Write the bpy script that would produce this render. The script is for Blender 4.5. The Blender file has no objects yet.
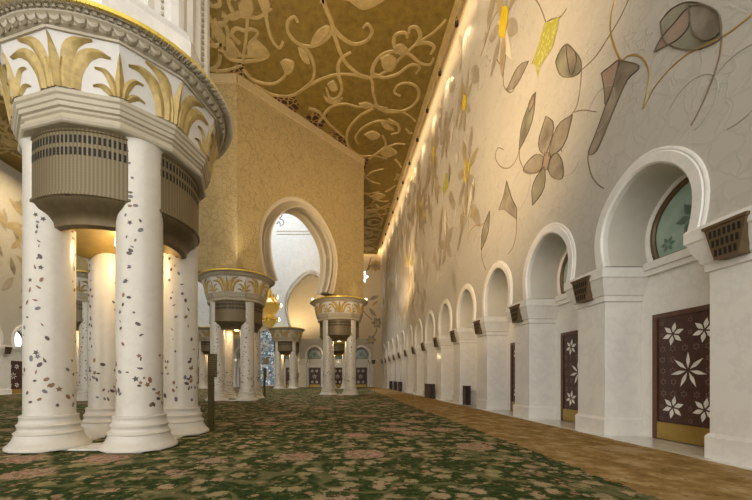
import bpy, math, random
from mathutils import Vector, Matrix
from mathutils.geometry import tessellate_polygon
R = math.radians
PI = math.pi
SC = bpy.context.scene
COL = SC.collection
F = 353.0
VX, VY, CH = 337.0, 377.5, 1.5
random.seed(7)

# ------------------------------------------------------------------ camera
cam = bpy.data.cameras.new('camera')
cam.sensor_width = 36.0
cam.lens = F / 752 * 36
cam.shift_x = (376 - VX) / 752
cam.shift_y = (VY - 250) / 752
cam.clip_end = 300
co = bpy.data.objects.new('camera', cam)
COL.objects.link(co)
co.location = (0, 0, CH)
co.rotation_euler = (PI / 2, 0, 0)
SC.camera = co

# ------------------------------------------------------------------ materials
class N:
    def __init__(s, name):
        s.m = bpy.data.materials.new(name)
        s.m.use_nodes = True
        s.t = s.m.node_tree
        s.p = s.t.nodes['Principled BSDF']
        s._tc = None
    def node(s, typ, **kw):
        n = s.t.nodes.new(typ)
        for k, v in kw.items():
            if k in n.inputs.keys() and not hasattr(n, k):
                s.set(n.inputs[k], v)
            else:
                setattr(n, k, v)
        return n
    def set(s, sock, v):
        if hasattr(v, 'is_output') or hasattr(v, 'links'):
            s.t.links.new(v, sock)
        else:
            sock.default_value = v
    def obj(s):
        if s._tc is None:
            s._tc = s.t.nodes.new('ShaderNodeTexCoord')
        return s._tc.outputs['Object']
    def sep(s, v):
        n = s.t.nodes.new('ShaderNodeSeparateXYZ'); s.set(n.inputs[0], v); return n.outputs
    def comb(s, x=0.0, y=0.0, z=0.0):
        n = s.t.nodes.new('ShaderNodeCombineXYZ')
        for i, v in enumerate((x, y, z)): s.set(n.inputs[i], v)
        return n.outputs[0]
    def math(s, op, a, b=0.0, c=0.0):
        n = s.t.nodes.new('ShaderNodeMath'); n.operation = op
        s.set(n.inputs[0], a); s.set(n.inputs[1], b); s.set(n.inputs[2], c); return n.outputs[0]
    def noise(s, v, scale, detail=3.0, rough=0.55):
        n = s.t.nodes.new('ShaderNodeTexNoise'); s.set(n.inputs['Vector'], v)
        n.inputs['Scale'].default_value = scale; n.inputs['Detail'].default_value = detail
        n.inputs['Roughness'].default_value = rough; return n.outputs
    def voro(s, v, scale, feature='F1', rnd=1.0):
        n = s.t.nodes.new('ShaderNodeTexVoronoi'); n.feature = feature; s.set(n.inputs['Vector'], v)
        n.inputs['Scale'].default_value = scale; n.inputs['Randomness'].default_value = rnd; return n.outputs
    def ramp(s, f, stops, interp='LINEAR'):
        n = s.t.nodes.new('ShaderNodeValToRGB'); s.set(n.inputs[0], f)
        cr = n.color_ramp; cr.interpolation = interp
        while len(cr.elements) < len(stops): cr.elements.new(0.5)
        for e, (p, c) in zip(cr.elements, stops):
            e.position = p; e.color = (*c, 1) if len(c) == 3 else c
        return n.outputs[0]
    def mix(s, f, a, b):
        n = s.t.nodes.new('ShaderNodeMix'); n.data_type = 'RGBA'
        s.set(n.inputs[0], f)
        for i, v in ((6, a), (7, b)):
            s.set(n.inputs[i], (*v, 1) if isinstance(v, tuple) and len(v) == 3 else v)
        return n.outputs[2]
    def bump(s, h, strength=0.3, dist=0.02):
        n = s.t.nodes.new('ShaderNodeBump'); s.set(n.inputs['Height'], h)
        n.inputs['Strength'].default_value = strength; n.inputs['Distance'].default_value = dist
        s.t.links.new(n.outputs[0], s.p.inputs['Normal'])
    def base(s, c, rough=0.5, metal=0.0, spec=None):
        s.set(s.p.inputs['Base Color'], (*c, 1) if isinstance(c, tuple) else c)
        s.set(s.p.inputs['Roughness'], rough); s.p.inputs['Metallic'].default_value = metal
        if spec is not None: s.p.inputs['Specular IOR Level'].default_value = spec
        return s.m

M = {}
def simple(name, c, rough=0.5, metal=0.0, var=0.12, scale=6.0):
    n = N(name)
    f = n.noise(n.obj(), scale)[0]
    d = tuple(max(0, x * (1 - var)) for x in c); e = tuple(min(1, x * (1 + var)) for x in c)
    M[name] = n.base(n.ramp(f, [(0.3, d), (0.7, e)]), rough, metal)
    return n

def marble(name, c, rough=0.25, vein=0.06):
    n = N(name)
    o = n.obj()
    w = n.noise(o, 1.3, 6.0, 0.65)[0]
    v = n.math('ABSOLUTE', n.math('SUBTRACT', w, 0.5))
    dk = tuple(x * (1 - vein * 2.2) for x in c)
    col = n.ramp(v, [(0.0, dk), (0.05, c), (0.5, tuple(min(1, x * 1.04) for x in c))])
    M[name] = n.base(col, rough)
    return n

marble('white_marble', (0.84, 0.815, 0.76), .14, .03)
marble('column_marble', (0.64, 0.595, 0.51), 0.28, .022)
marble('floor_marble', (0.78, 0.75, 0.68), 0.18)
simple('band_ground', (0.66, 0.63, 0.58), 0.4, 0, 0.04, 4)
simple('sand_band', (0.50, 0.39, 0.21), 0.5, 0, 0.06, 3)
simple('shaded_marble', (0.66, 0.62, 0.54), 0.3, 0, 0.03, 3)  # arch soffit marble toned down; the recess shade is put into its colour
simple('arch_stone', (0.54, 0.475, 0.355), 0.42, 0, 0.04, 3)
simple('cream_moulding', (0.47, 0.41, 0.30), 0.42, 0, 0.05, 4)
simple('inlay_dark', (0.085, 0.06, 0.05), 0.4)
simple('inlay_rust', (0.24, 0.12, 0.06), 0.4)
simple('inlay_grey', (0.16, 0.14, 0.15), 0.35)
simple('gold_leaf', (0.47, 0.34, 0.12), 0.45, 0.15, 0.2, 9)
simple('gold_rim', (0.80, 0.58, 0.08), 0.35, 0.25, 0.1, 5)
simple('bronze', (0.15, 0.11, 0.055), 0.45, 0.55, 0.15, 8)
simple('brass', (0.40, 0.27, 0.07), 0.35, 0.75, 0.1, 4)
simple('slot_black', (0.012, 0.010, 0.008), 0.8)
simple('corbel_brown', (0.13, 0.085, 0.04), 0.5, 0.2)
simple('door_wood', (0.060, 0.020, 0.012), 0.35, 0, 0.3, 10)
simple('door_frame_wood', (0.11, 0.045, 0.022), 0.4, 0, 0.2, 10)
simple('star_white', (0.80, 0.78, 0.72), 0.35)
simple('star_dim', (0.25, 0.16, 0.12), 0.4)
simple('post_bronze', (0.085, 0.060, 0.022), 0.4, 0.3)
simple('black_metal', (0.015, 0.013, 0.012), 0.4, 0.3)
simple('dark_shelf', (0.035, 0.022, 0.018), 0.5)
simple('book_cover', (0.10, 0.07, 0.045), 0.6)
simple('petal_taupe', (0.30, 0.26, 0.205), 0.35, 0, 0.42, 1.6)
simple('petal_olive', (0.285, 0.27, 0.20), 0.35, 0, 0.42, 1.6)
simple('petal_rose', (0.33, 0.25, 0.195), 0.35, 0, 0.25, 1.2)
simple('petal_gold', (0.55, 0.38, 0.15), 0.35, 0.1, 0.25, 1.5)
simple('petal_cream', (0.82, 0.74, 0.60), 0.3, 0, 0.1, 1.5)
simple('petal_edge', (0.15, 0.12, 0.085), 0.4, 0, 0.1, 2)
simple('petal_pale', (0.42, 0.36, 0.28), 0.35, 0, 0.2, 1.2)
simple('petal_honey', (0.46, 0.37, 0.22), 0.35, 0, 0.2, 1.2)
simple('stem_brown', (0.22, 0.165, 0.105), 0.4, 0, 0.2, 2)
simple('stem_gold', (0.42, 0.27, 0.08), 0.35, 0.2, 0.2, 2)
simple('stem_faint', (0.43, 0.40, 0.34), 0.4, 0, 0.1, 2)
simple('ceiling_cream', (0.62, 0.50, 0.28), 0.55, 0, 0.10, 2)
simple('ceiling_scroll', (0.385, 0.29, 0.125), 0.5, 0.1, 0.18, 2.2)
simple('window_brown', (0.14, 0.085, 0.04), 0.4, 0.2)
simple('flower_green', (0.10, 0.16, 0.12), 0.3)

# yellow glass mosaic
n = N('yellow_mosaic')
d = n.voro(n.obj(), 9.0)
M['yellow_mosaic'] = n.base(n.ramp(d[0], [(0.1, (0.68, 0.68, 0.30)), (0.5, (0.46, 0.44, 0.09))]), 0.25)
n = N('yellow_core')
M['yellow_core'] = n.base(n.ramp(n.noise(n.obj(), 4)[0], [(0.3, (0.75, 0.48, 0.01)), (0.7, (0.9, 0.75, 0.05))]), 0.25)

# relief wall stone: tile joints plus low carved tendrils
def relief(name, c, tile=(1.2, 0.9), axis='yz', amt=0.25, scale=2.6, joint=0.9, contrast=0.08):
    n = N(name)
    s = n.sep(n.t.nodes.new('ShaderNodeNewGeometry').outputs['Position'])
    if axis == 'yz': u, v = s[1], s[2]
    elif axis == 'xz': u, v = s[0], s[2]
    else: u, v = n.math('MULTIPLY', n.math('ADD', s[0], s[1]), 0.7071), s[2]
    b = n.t.nodes.new('ShaderNodeTexBrick')
    n.set(b.inputs['Vector'], n.comb(u, v, 0.0))
    b.offset = 0.0
    b.inputs['Scale'].default_value = 1.0
    b.inputs['Brick Width'].default_value = tile[0]; b.inputs['Row Height'].default_value = tile[1]
    b.inputs['Mortar Size'].default_value = 0.008; b.inputs['Bias'].default_value = 0
    b.inputs['Color1'].default_value = (*c, 1)
    b.inputs['Color2'].default_value = (*(x * 0.95 for x in c), 1)
    b.inputs['Mortar'].default_value = (*(x * joint for x in c), 1)
    uv = n.comb(u, v, 0.0)
    wob = n.noise(uv, 1.6, 2.0)[1]
    uvw = n.t.nodes.new('ShaderNodeVectorMath'); uvw.operation = 'MULTIPLY_ADD'
    n.set(uvw.inputs[0], wob); uvw.inputs[1].default_value = (0.9, 0.9, 0); n.set(uvw.inputs[2], uv)
    e = n.voro(uvw.outputs[0], scale, 'DISTANCE_TO_EDGE')[0]
    line = n.ramp(e, [(0.02, (1, 1, 1)), (0.07, (0, 0, 0))])
    col = n.mix(n.math('MULTIPLY', line, contrast * 2.5), b.outputs['Color'], tuple(x * 0.72 for x in c))
    big = n.noise(uv, 0.5, 4.0)[0]
    col2 = n.mix(n.math('MULTIPLY', big, contrast), col, tuple(x * 0.75 for x in c))
    M[name] = n.base(col2, 0.6, 0, 0.3)
    n.bump(line, amt, 0.015)
    return n
relief('wall_relief', (0.575, 0.54, 0.47), (1.35, 1.05), 'yz')
relief('far_relief', (0.74, 0.63, 0.45), (1.35, 1.05), 'xz', 0.1)
relief('diag_relief', (0.47, 0.355, 0.165), (0.75, 1.2), 'dg', 0.9, 2.6, 0.9, 0.55)
relief('side_relief', (0.47, 0.355, 0.165), (0.75, 1.2), 'xz', 0.9, 2.6, 0.9, 0.55)
relief('dome_relief', (0.80, 0.79, 0.76), (1.5, 1.0), 'xz', 0.5, 1.2, 0.92, 0.10)

# ceiling gold
n = N('ceiling_gold')
o = n.obj()
a = n.noise(o, 2.6, 6.0, 0.75)[0]
bk = n.voro(o, 3.2, 'F1')[0]
M['ceiling_gold'] = n.base(n.mix(n.math('MULTIPLY', bk, 0.5), n.ramp(a, [(0.30, (0.095, 0.062, 0.009)), (0.70, (0.25, 0.178, 0.040))]), (0.23, 0.145, 0.02)), 0.5, 0.15)
n.bump(n.noise(o, 7.0, 3)[0], 0.35, 0.05)
# dark fretwork patch
n = N('fretwork')
e = n.voro(n.obj(), 2.3, 'DISTANCE_TO_EDGE')[0]
M['fretwork'] = n.base(n.ramp(e, [(0.06, (0.30, 0.18, 0.05)), (0.10, (0.022, 0.010, 0.006))]), 0.6)

# carpet
n = N('carpet_pile')
o = n.obj()
s = n.sep(o)
flat = n.comb(s[0], s[1], 0.0)
nz = n.noise(flat, 3.0, 4.0, 0.6)
warp = n.t.nodes.new('ShaderNodeVectorMath'); warp.operation = 'MULTIPLY_ADD'
n.set(warp.inputs[0], nz[1]); warp.inputs[1].default_value = (0.22, 0.22, 0); n.set(warp.inputs[2], flat)
wp = warp.outputs[0]
green = n.ramp(n.noise(flat, 9.0, 5.0, 0.75)[0], [(0.34, (0.008, 0.024, 0.004)), (0.52, (0.028, 0.055, 0.010)), (0.66, (0.14, 0.13, 0.05))])
vine = n.ramp(n.voro(wp, 1.5, 'SMOOTH_F1')[0], [(0.36, (0, 0, 0)), (0.40, (1, 1, 1)), (0.44, (1, 1, 1)), (0.48, (0, 0, 0))])
c1 = n.mix(n.math('MULTIPLY', vine, 0.55), green, (0.25, 0.215, 0.10))
mask = n.ramp(n.noise(flat, 1.7, 3.0)[0], [(0.36, (0.1, 0.1, 0.1)), (0.50, (1, 1, 1))])
sm = n.voro(wp, 3.1, 'F1', 1.0)
smc = n.mix(n.sep(sm[1])[0], (0.46, 0.33, 0.20), (0.30, 0.265, 0.12))
rg = n.math('MULTIPLY', n.math('SUBTRACT', n.noise(flat, 14.0, 4.0, 0.7)[0], 0.5), 0.9)
c2a = n.mix(n.math('MULTIPLY', n.ramp(n.math('ADD', sm[0], rg), [(0.34, (1, 1, 1)), (0.42, (0, 0, 0))]), mask), c1, smc)
s2 = n.voro(wp, 6.5, 'F1', 1.0)
c2 = n.mix(n.math('MULTIPLY', n.ramp(n.math('ADD', s2[0], rg), [(0.26, (0.85, 0.85, 0.85)), (0.36, (0, 0, 0))]), n.ramp(nz[0], [(0.45, (0, 0, 0)), (0.55, (1, 1, 1))])), c2a, n.mix(n.sep(s2[1])[1], (0.40, 0.20, 0.13), (0.48, 0.37, 0.21)))
md = n.voro(wp, 0.80, 'F1', 0.7)
petal = n.math('ADD', md[0], n.math('MULTIPLY', n.math('SUBTRACT', n.noise(flat, 7.0, 5, 0.7)[0], 0.5), 0.50))
medc = n.ramp(petal, [(0.0, (0.20, 0.05, 0.035)), (0.06, (0.52, 0.35, 0.23)), (0.11, (0.10, 0.09, 0.04)), (0.14, (0.55, 0.37, 0.27)), (0.20, (0.42, 0.20, 0.14)), (0.23, (0.13, 0.12, 0.05)), (0.26, (0.52, 0.36, 0.25)), (0.31, (0.36, 0.22, 0.14))])
c3 = n.mix(n.ramp(petal, [(0.30, (1, 1, 1)), (0.34, (0, 0, 0))]), c2, medc)
# tan border band along the arcade
tan = n.ramp(n.noise(flat, 2.2, 5.0, 0.7)[0], [(0.32, (0.19, 0.112, 0.030)), (0.5, (0.33, 0.21, 0.070)), (0.68, (0.56, 0.42, 0.21))])
bm_ = n.voro(wp, 0.7, 'F1', 0.7)[0]
tan = n.mix(n.math('MULTIPLY', n.ramp(n.math('ADD', bm_, n.math('MULTIPLY', n.math('SUBTRACT', n.noise(flat, 4.0, 3)[0], 0.5), 0.5)), [(0.18, (1, 1, 1)), (0.34, (0, 0, 0))]), 0.85), tan, (0.50, 0.36, 0.20))
sp = n.voro(wp, 5.5, 'F1')[0]
tan = n.mix(n.ramp(sp, [(0.10, (0.75, 0.75, 0.75)), (0.2, (0, 0, 0))]), tan, (0.10, 0.055, 0.025))
edge = n.math('ADD', s[0], n.math('MULTIPLY', n.math('SUBTRACT', nz[0], 0.5), 0.5))
isb = n.math('GREATER_THAN', edge, 3.95)
rag = n.noise(flat, 55.0, 2.0)[0]
cc = n.mix(isb, c3, tan)
cc = n.mix(n.math('MULTIPLY', rag, 0.35), cc, n.mix(isb, (0.05, 0.05, 0.02), (0.18, 0.11, 0.05)))
M['carpet_pile'] = n.base(cc, 0.95, 0, 0.1)
n.bump(rag, 0.4, 0.01)

# lunette glass
n = N('green_glass')
f = n.noise(n.obj(), 1.4, 3)[0]
gc = n.ramp(f, [(0.3, (0.19, 0.26, 0.20)), (0.7, (0.30, 0.38, 0.30))])
M['green_glass'] = n.base(gc, 0.12)
n.set(n.p.inputs['Emission Color'], gc); n.p.inputs['Emission Strength'].default_value = 0.10
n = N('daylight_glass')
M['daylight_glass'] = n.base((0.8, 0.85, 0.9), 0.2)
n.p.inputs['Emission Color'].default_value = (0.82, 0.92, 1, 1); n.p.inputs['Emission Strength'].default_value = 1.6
n = N('stained_glass')
o = n.obj()
e1 = n.voro(o, 2.4, 'DISTANCE_TO_EDGE')[0]
cl = n.voro(o, 2.4)[1]
sg = n.mix(n.ramp(e1, [(0.04, (1, 1, 1)), (0.08, (0, 0, 0))]), n.ramp(n.sep(cl)[0], [(0.0, (0.75, 0.9, 1.0)), (0.4, (0.17, 0.27, 0.38)), (0.75, (0.45, 0.52, 0.55)), (1, (0.85, 0.9, 0.95))], 'CONSTANT'), (0.05, 0.05, 0.06))
M['stained_glass'] = n.base(sg, 0.2)
n.set(n.p.inputs['Emission Color'], sg); n.p.inputs['Emission Strength'].default_value = 0.28
n = N('lamp_glow')
M['lamp_glow'] = n.base((1, 0.85, 0.6), 0.4)
n.p.inputs['Emission Color'].default_value = (1, 0.80, 0.5, 1); n.p.inputs['Emission Strength'].default_value = 4
n = N('crystal_glow')
M['crystal_glow'] = n.base((0.9, 0.6, 0.15), 0.2, 0.4)
n.p.inputs['Emission Color'].default_value = (1, 0.62, 0.12, 1); n.p.inputs['Emission Strength'].default_value = 0.12
# drum mesh with fine vertical ribs
n = N('drum_mesh')
s = n.sep(n.obj())
an = n.math('ARCTAN2', s[1], s[0])
rib = n.math('SINE', n.math('MULTIPLY', an, 150.0))
hz = n.math('SINE', n.math('MULTIPLY', s[2], 110.0))
g = n.math('MULTIPLY', n.math('ADD', n.math('MULTIPLY', rib, 0.5), 0.5), n.math('ADD', n.math('MULTIPLY', hz, 0.1), 0.9))
M['drum_mesh'] = n.base(n.mix(g, (0.13, 0.098, 0.048), (0.225, 0.175, 0.092)), 0.5, 0.3)

# ------------------------------------------------------------------ mesh helpers
class MB:
    def __init__(s): s.v = []; s.f = []; s.m = []; s.mats = []; s.sm = []
    def mi(s, mat):
        if mat not in s.mats: s.mats.append(mat)
        return s.mats.index(mat)
    def face(s, pts, mat):
        b = len(s.v); s.v += [tuple(p) for p in pts]
        s.f.append(tuple(range(b, b + len(pts)))); s.m.append(s.mi(mat)); s.sm.append(False)
    def grid(s, rows, mat, close_u=False, close_v=False):
        nr, nc = len(rows), len(rows[0]); b = len(s.v)
        for r in rows: s.v += [tuple(p) for p in r]
        k = s.mi(mat)
        for i in range(nr if close_v else nr - 1):
            for j in range(nc if close_u else nc - 1):
                i2, j2 = (i + 1) % nr, (j + 1) % nc
                s.f.append((b + i * nc + j, b + i * nc + j2, b + i2 * nc + j2, b + i2 * nc + j)); s.m.append(k); s.sm.append(True)
    def box(s, x0, x1, y0, y1, z0, z1, mat, T=None):
        c = [(x, y, z) for z in (z0, z1) for y in (y0, y1) for x in (x0, x1)]
        if T: c = [T(p) for p in c]
        b = len(s.v); s.v += [tuple(p) for p in c]; k = s.mi(mat)
        for q in ((0, 2, 3, 1), (4, 5, 7, 6), (0, 1, 5, 4), (2, 6, 7, 3), (0, 4, 6, 2), (1, 3, 7, 5)):
            s.f.append(tuple(b + i for i in q)); s.m.append(k); s.sm.append(False)
    def lathe(s, prof, mat, seg=32, c=(0, 0), a0=0.0, a1=2 * PI, rad=None):
        full = abs(a1 - a0 - 2 * PI) < 1e-6
        nn = seg if full else seg + 1
        rows = []
        for r, z in prof:
            row = []
            for i in range(nn):
                a = a0 + (a1 - a0) * i / seg
                rr = r * (rad(a) if rad else 1)
                row.append((c[0] + rr * math.cos(a), c[1] + rr * math.sin(a), z))
            rows.append(row)
        s.grid(rows, mat, close_u=full)
    def poly(s, pts2, mat, T):
        """concave polygon given in 2-D, mapped with T"""
        tris = tessellate_polygon([[Vector((p[0], p[1], 0)) for p in pts2]])
        b = len(s.v); s.v += [tuple(T(p)) for p in pts2]; k = s.mi(mat)
        for t in tris:
            s.f.append(tuple(b + i for i in t)); s.m.append(k); s.sm.append(False)
    def build(s, name, parent=None, smooth=0, loc=None, rot=None):
        me = bpy.data.meshes.new(name)
        me.from_pydata(s.v, [], s.f); me.update()
        for mt in s.mats: me.materials.append(M[mt])
        me.polygons.foreach_set('material_index', s.m)
        me.polygons.foreach_set('use_smooth', [bool(smooth) and q for q in s.sm])
        import bmesh
        bm = bmesh.new(); bm.from_mesh(me)
        bmesh.ops.remove_doubles(bm, verts=bm.verts, dist=1e-5)
        bmesh.ops.recalc_face_normals(bm, faces=bm.faces)
        bm.to_mesh(me); bm.free()
        if smooth:
            fl = [p.use_smooth for p in me.polygons]
            me.set_sharp_from_angle(angle=R(smooth))
            me.polygons.foreach_set('use_smooth', fl)
        return link(name, me, parent, loc, rot)

def link(name, me, parent=None, loc=None, rot=None):
    o = bpy.data.objects.new(name, me); COL.objects.link(o)
    if parent: o.parent = parent
    if loc: o.location = loc
    if rot is not None: o.rotation_euler = (0, 0, rot)
    return o
def empty(name, loc, rz=0.0):
    o = bpy.data.objects.new(name, None); COL.objects.link(o)
    o.location = loc; o.rotation_euler = (0, 0, rz); o.empty_display_size = 0.3
    return o
def tag(o, label, cat, group=None):
    o['label'] = label; o['category'] = cat
    if group: o['group'] = group
    return o
def struct(o): o['kind'] = 'structure'; return o
def copy_tree(o, parent=None):
    c = o.copy(); COL.objects.link(c); c.parent = parent
    for ch in list(o.children): copy_tree(ch, c)
    return c

def spline(pts, k=6):
    if len(pts) < 3: return pts
    P = [pts[0]] + list(pts) + [pts[-1]]
    out = []
    for i in range(1, len(P) - 2):
        p0, p1, p2, p3 = P[i - 1:i + 3]
        for j in range(k):
            t = j / k
            out.append(tuple(0.5 * ((2 * b) + (c - a) * t + (2 * a - 5 * b + 4 * c - d) * t * t + (3 * b - a - 3 * c + d) * t ** 3)
                             for a, b, c, d in zip(p0, p1, p2, p3)))
    out.append(tuple(pts[-1]))
    return out
def ribbon(mb, pts, w0, w1, mat, T, h=0.03):
    """a raised inlaid strip along 2-D points; T maps (u, v, height)"""
    rows = []
    m = len(pts)
    for i, p in enumerate(pts):
        a = pts[max(0, i - 1)]; b = pts[min(m - 1, i + 1)]
        dx, dy = b[0] - a[0], b[1] - a[1]; L = math.hypot(dx, dy) or 1
        nx, ny = -dy / L, dx / L
        w = (w0 + (w1 - w0) * i / max(1, m - 1)) / 2
        rows.append([T(p[0] + nx * w, p[1] + ny * w, 0), T(p[0] + nx * w * .7, p[1] + ny * w * .7, h), T(p[0] - nx * w * .7, p[1] - ny * w * .7, h), T(p[0] - nx * w, p[1] - ny * w, 0)])
    mb.grid(rows, mat)

def inside(p, poly):
    x, y = p; r = False
    for i in range(len(poly)):
        x1, y1 = poly[i]; x2, y2 = poly[i - 1]
        if (y1 > y) != (y2 > y) and x < (x2 - x1) * (y - y1) / (y2 - y1) + x1: r = not r
    return r

WX = 6.95          # face of the arcade piers
UX = 6.80          # face of the wall above them
OV = UX - WX
FY = 54.0          # face of the far wall
LX = -29.2         # face of the left wall
CZ = 20.3          # underside of the gilded ceiling
PITCH = 3.6
Y0 = 7.87          # centre of the first bay

# ------------------------------------------------------------------ floor and carpet
f = MB(); f.box(-31.5, 8.6, -9, 56, -0.3, 0.0, 'floor_marble'); struct(f.build('floor'))
c = MB(); c.box(-28.7, 6.62, -8.5, 53.6, 0.0, 0.016, 'carpet_pile')
tag(c.build('carpet'), 'green floral prayer carpet with a tan border covering the hall floor', 'carpet')

# ------------------------------------------------------------------ arcade bay (local: x into the wall, y along it)
def arch_half(r, cz, zb, tip, narrow, n=14):
    pts = []
    k = 4
    for i in range(k):
        t = 1 - i / k
        pts.append((r - narrow * t * t, cz - (cz - zb) * t))
    for i in range(n + 1):
        a = PI / 2 * i / n
        pts.append((r * math.cos(a), cz + r * math.sin(a) + tip * math.sin(a) ** 8))
    return pts
def arch_line(r, cz, zb, tip, narrow, n=14):
    h = arch_half(r, cz, zb, tip, narrow, n)
    return [(-x, z) for x, z in h] + [(x, z) for x, z in reversed(h[:-1])]
def normals(pts):
    out = []
    for i in range(len(pts)):
        a = pts[max(0, i - 1)]; b = pts[min(len(pts) - 1, i + 1)]
        dx, dz = b[0] - a[0], b[1] - a[1]; L = math.hypot(dx, dz)
        out.append((-dz / L, dx / L))
    return out

AL = arch_line(1.13, 4.93, 4.3, 0.07, 0.10)
def bay_arch():
    b = MB()
    # spandrel panel
    out = [(-1.8, 4.3)] + AL + [(1.8, 4.3), (1.8, 7.4), (-1.8, 7.4)]
    b.poly(out, 'wall_relief', lambda p: (OV, p[0], p[1]))
    nr = normals(AL)
    prof = [(d, x + (OV if x < .5 else 0)) for d, x in [(0, 0.95), (0, 0.1), (0.0, -0.02), (0.04, -0.06), (0.22, -0.06), (0.235, -0.035), (0.27, -0.045), (0.30, -0.03), (0.31, 0.02)]]
    rows = [[(x, p[0] + q[0] * d, p[1] + q[1] * d) for p, q in zip(AL, nr)] for d, x in prof]
    b.grid(rows[:2], 'shaded_marble'); b.grid(rows[1:], 'white_marble')
    b.face([(OV, -1.8, 4.3), (OV, -1.1, 4.3), (.3, -1.1, 4.3), (.3, -1.8, 4.3)], 'white_marble'); b.face([(OV, 1.8, 4.3), (OV, 1.1, 4.3), (.3, 1.1, 4.3), (.3, 1.8, 4.3)], 'white_marble')
    return b
def bay_niche():
    b = MB()
    W = arch_line(1.03, 4.95, 4.36, 0.05, 0.12)
    # lunette surround above the ledge
    b.poly([(-1.8, 4.36)] + W + [(1.8, 4.36), (1.8, 6.7), (-1.8, 6.7)], 'white_marble', lambda p: (0.95, p[0], p[1]))
    nr = normals(W)
    b.grid([[(x, p[0] + q[0] * d, p[1] + q[1] * d) for p, q in zip(W, nr)] for d, x in ((0, 1.1), (0, 0.93), (0.05, 0.90), (0.16, 0.90), (0.2, 0.95))], 'white_marble')
    b.box(0.78, 1.2, -1.3, 1.3, 4.18, 4.36, 'white_marble')
    b.box(0.84, 1.2, -1.3, 1.3, 4.05, 4.18, 'white_marble')
    # wall about the doorway
    b.box(0.95, 1.2, -1.35, -0.92, 0, 4.05, 'white_marble'); b.box(0.95, 1.2, 0.92, 1.35, 0, 4.05, 'white_marble')
    b.box(0.95, 1.2, -0.92, 0.92, 3.05, 4.05, 'white_marble')
    return b
def pier():
    b = MB()
    h = 0.51
    def ring(z, d): return [(1.2, -h - d, z), (-d, -h - d, z), (-d, h + d, z), (1.2, h + d, z)]
    prof = [(0, .05), (.40, .05), (.44, .03), (.47, 0), (3.45, 0), (3.47, .05), (3.60, .05), (3.63, .09), (3.72, .11), (3.85, .17), (4.02, .22), (4.05, .25), (4.26, .25), (4.3, .23), (4.301, -0.3)]
    b.grid([ring(z, d) for z, d in prof], 'white_marble')
    return b
arch_me = bay_arch().build('arch_moulding', smooth=35); niche_me = bay_niche().build('niche_surround', smooth=30)
pier_me = pier().build('pier', smooth=20)

def star(b, cy, cz, r, n, mat, x, T, inner=0.0, wide=0.26, rot=0.0):
    for k in range(n):
        a = rot + 2 * PI * k / n
        pts = []
        for t, w in ((0.12, 0), (0.45, wide), (0.62, wide * .95), (1.0, 0), (0.62, -wide * .95), (0.45, -wide)):
            pts.append((cy + r * (t * math.cos(a) - w * math.sin(a)), cz + r * (t * math.sin(a) + w * math.cos(a))))
        b.face([T(x, p[0], p[1]) for p in pts], mat)
def star_ring(b, cy, cz, r, mat, x, T):
    for k in range(6):
        a0, a1 = PI / 2 + k * PI / 3, PI / 2 + (k + .5) * PI / 3
        for a, c_, ra, rc in ((a0, a1, r, r * .55), (a1, a0 + PI / 3, r * .55, r)):
            p = (cy + ra * math.cos(a), cz + ra * math.sin(a)); q = (cy + rc * math.cos(c_), cz + rc * math.sin(c_))
            p2 = (cy + ra * .78 * math.cos(a), cz + ra * .78 * math.sin(a)); q2 = (cy + rc * .72 * math.cos(c_), cz + rc * .72 * math.sin(c_))
            b.face([T(x, *p), T(x, *q), T(x, *q2), T(x, *p2)], mat)
I3 = lambda x, y, z: (x, y, z)
def door_leaf():
    b = MB()
    b.box(0.93, 1.05, -0.80, 0.80, 0.02, 2.94, 'door_wood')
    x = 0.925
    for sy in (-1, 1):
        for z in (0.80, 2.52): star(b, .05 + sy * .36, z, .275, 6, 'star_white', x, I3, wide=.185, rot=PI / 6 + .2)
    star(b, .05, 1.66, .42, 7, 'star_white', x, I3, wide=.10, rot=PI / 2)
    rnd = random.Random(3)
    for z in (1.12, 1.4, 1.66, 1.92, 2.18):
        for y in (-.66, -.40, -.14, .14, .40, .66):
            if abs(z - 1.66) < .5 and abs(y) < .3 and abs(z - 1.66) < .4: continue
            star_ring(b, y + rnd.uniform(-.02, .02), z, .085, 'star_dim', x, I3)
    for z in (.52, 2.8, 0.8, 2.52):
        for y in (-.7, 0, .7): star_ring(b, y, z, .06, 'star_dim', x, I3)
    return b
def door_frame():
    b = MB()
    b.box(0.90, 1.1, -0.92, -0.80, 0, 3.05, 'door_frame_wood'); b.box(0.90, 1.1, 0.80, 0.92, 0, 3.05, 'door_frame_wood')
    b.box(0.90, 1.1, -0.80, 0.80, 2.94, 3.05, 'door_frame_wood')
    return b
def kick():
    b = MB(); b.box(0.905, 0.93, -0.80, 0.80, 0.02, 0.42, 'brass'); return b
leaf_me = door_leaf().build('door_leaf'); dframe_me = door_frame().build('door_frame'); kick_me = kick().build('kick_plate')

def win_parts(glass):
    W = arch_line(1.0, 4.95, 4.37, 0.05, 0.12)
    a = MB(); nr = normals(W)
    W2 = W + [W[0]]
    a.grid([[(x, p[0] - q[0] * d, p[1] - q[1] * d) for p, q in zip(W, nr)] for d, x in ((-.03, 1.02), (-.03, .94), (.05, .93), (.08, .96), (.08, 1.02))], 'window_brown')
    a.box(.94, 1.02, -.95, .95, 4.36, 4.43, 'window_brown')
    g = MB(); g.poly(W, glass, lambda p: (1.0, p[0], p[1]))
    g.poly(W, glass, lambda p: (1.02, p[0], p[1]))
    if glass == 'green_glass':
        star(g, 0.0, 5.1, .42, 6, 'flower_green', .992, I3, wide=.22)
        star(g, -.6, 4.7, .2, 6, 'flower_green', .992, I3, wide=.22); star(g, .6, 4.7, .2, 6, 'flower_green', .992, I3, wide=.22)
    return a, g
wa, wg = win_parts('green_glass'); wframe_me = wa.build('window_frame', smooth=30); wpane_me = wg.build('pane')
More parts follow.
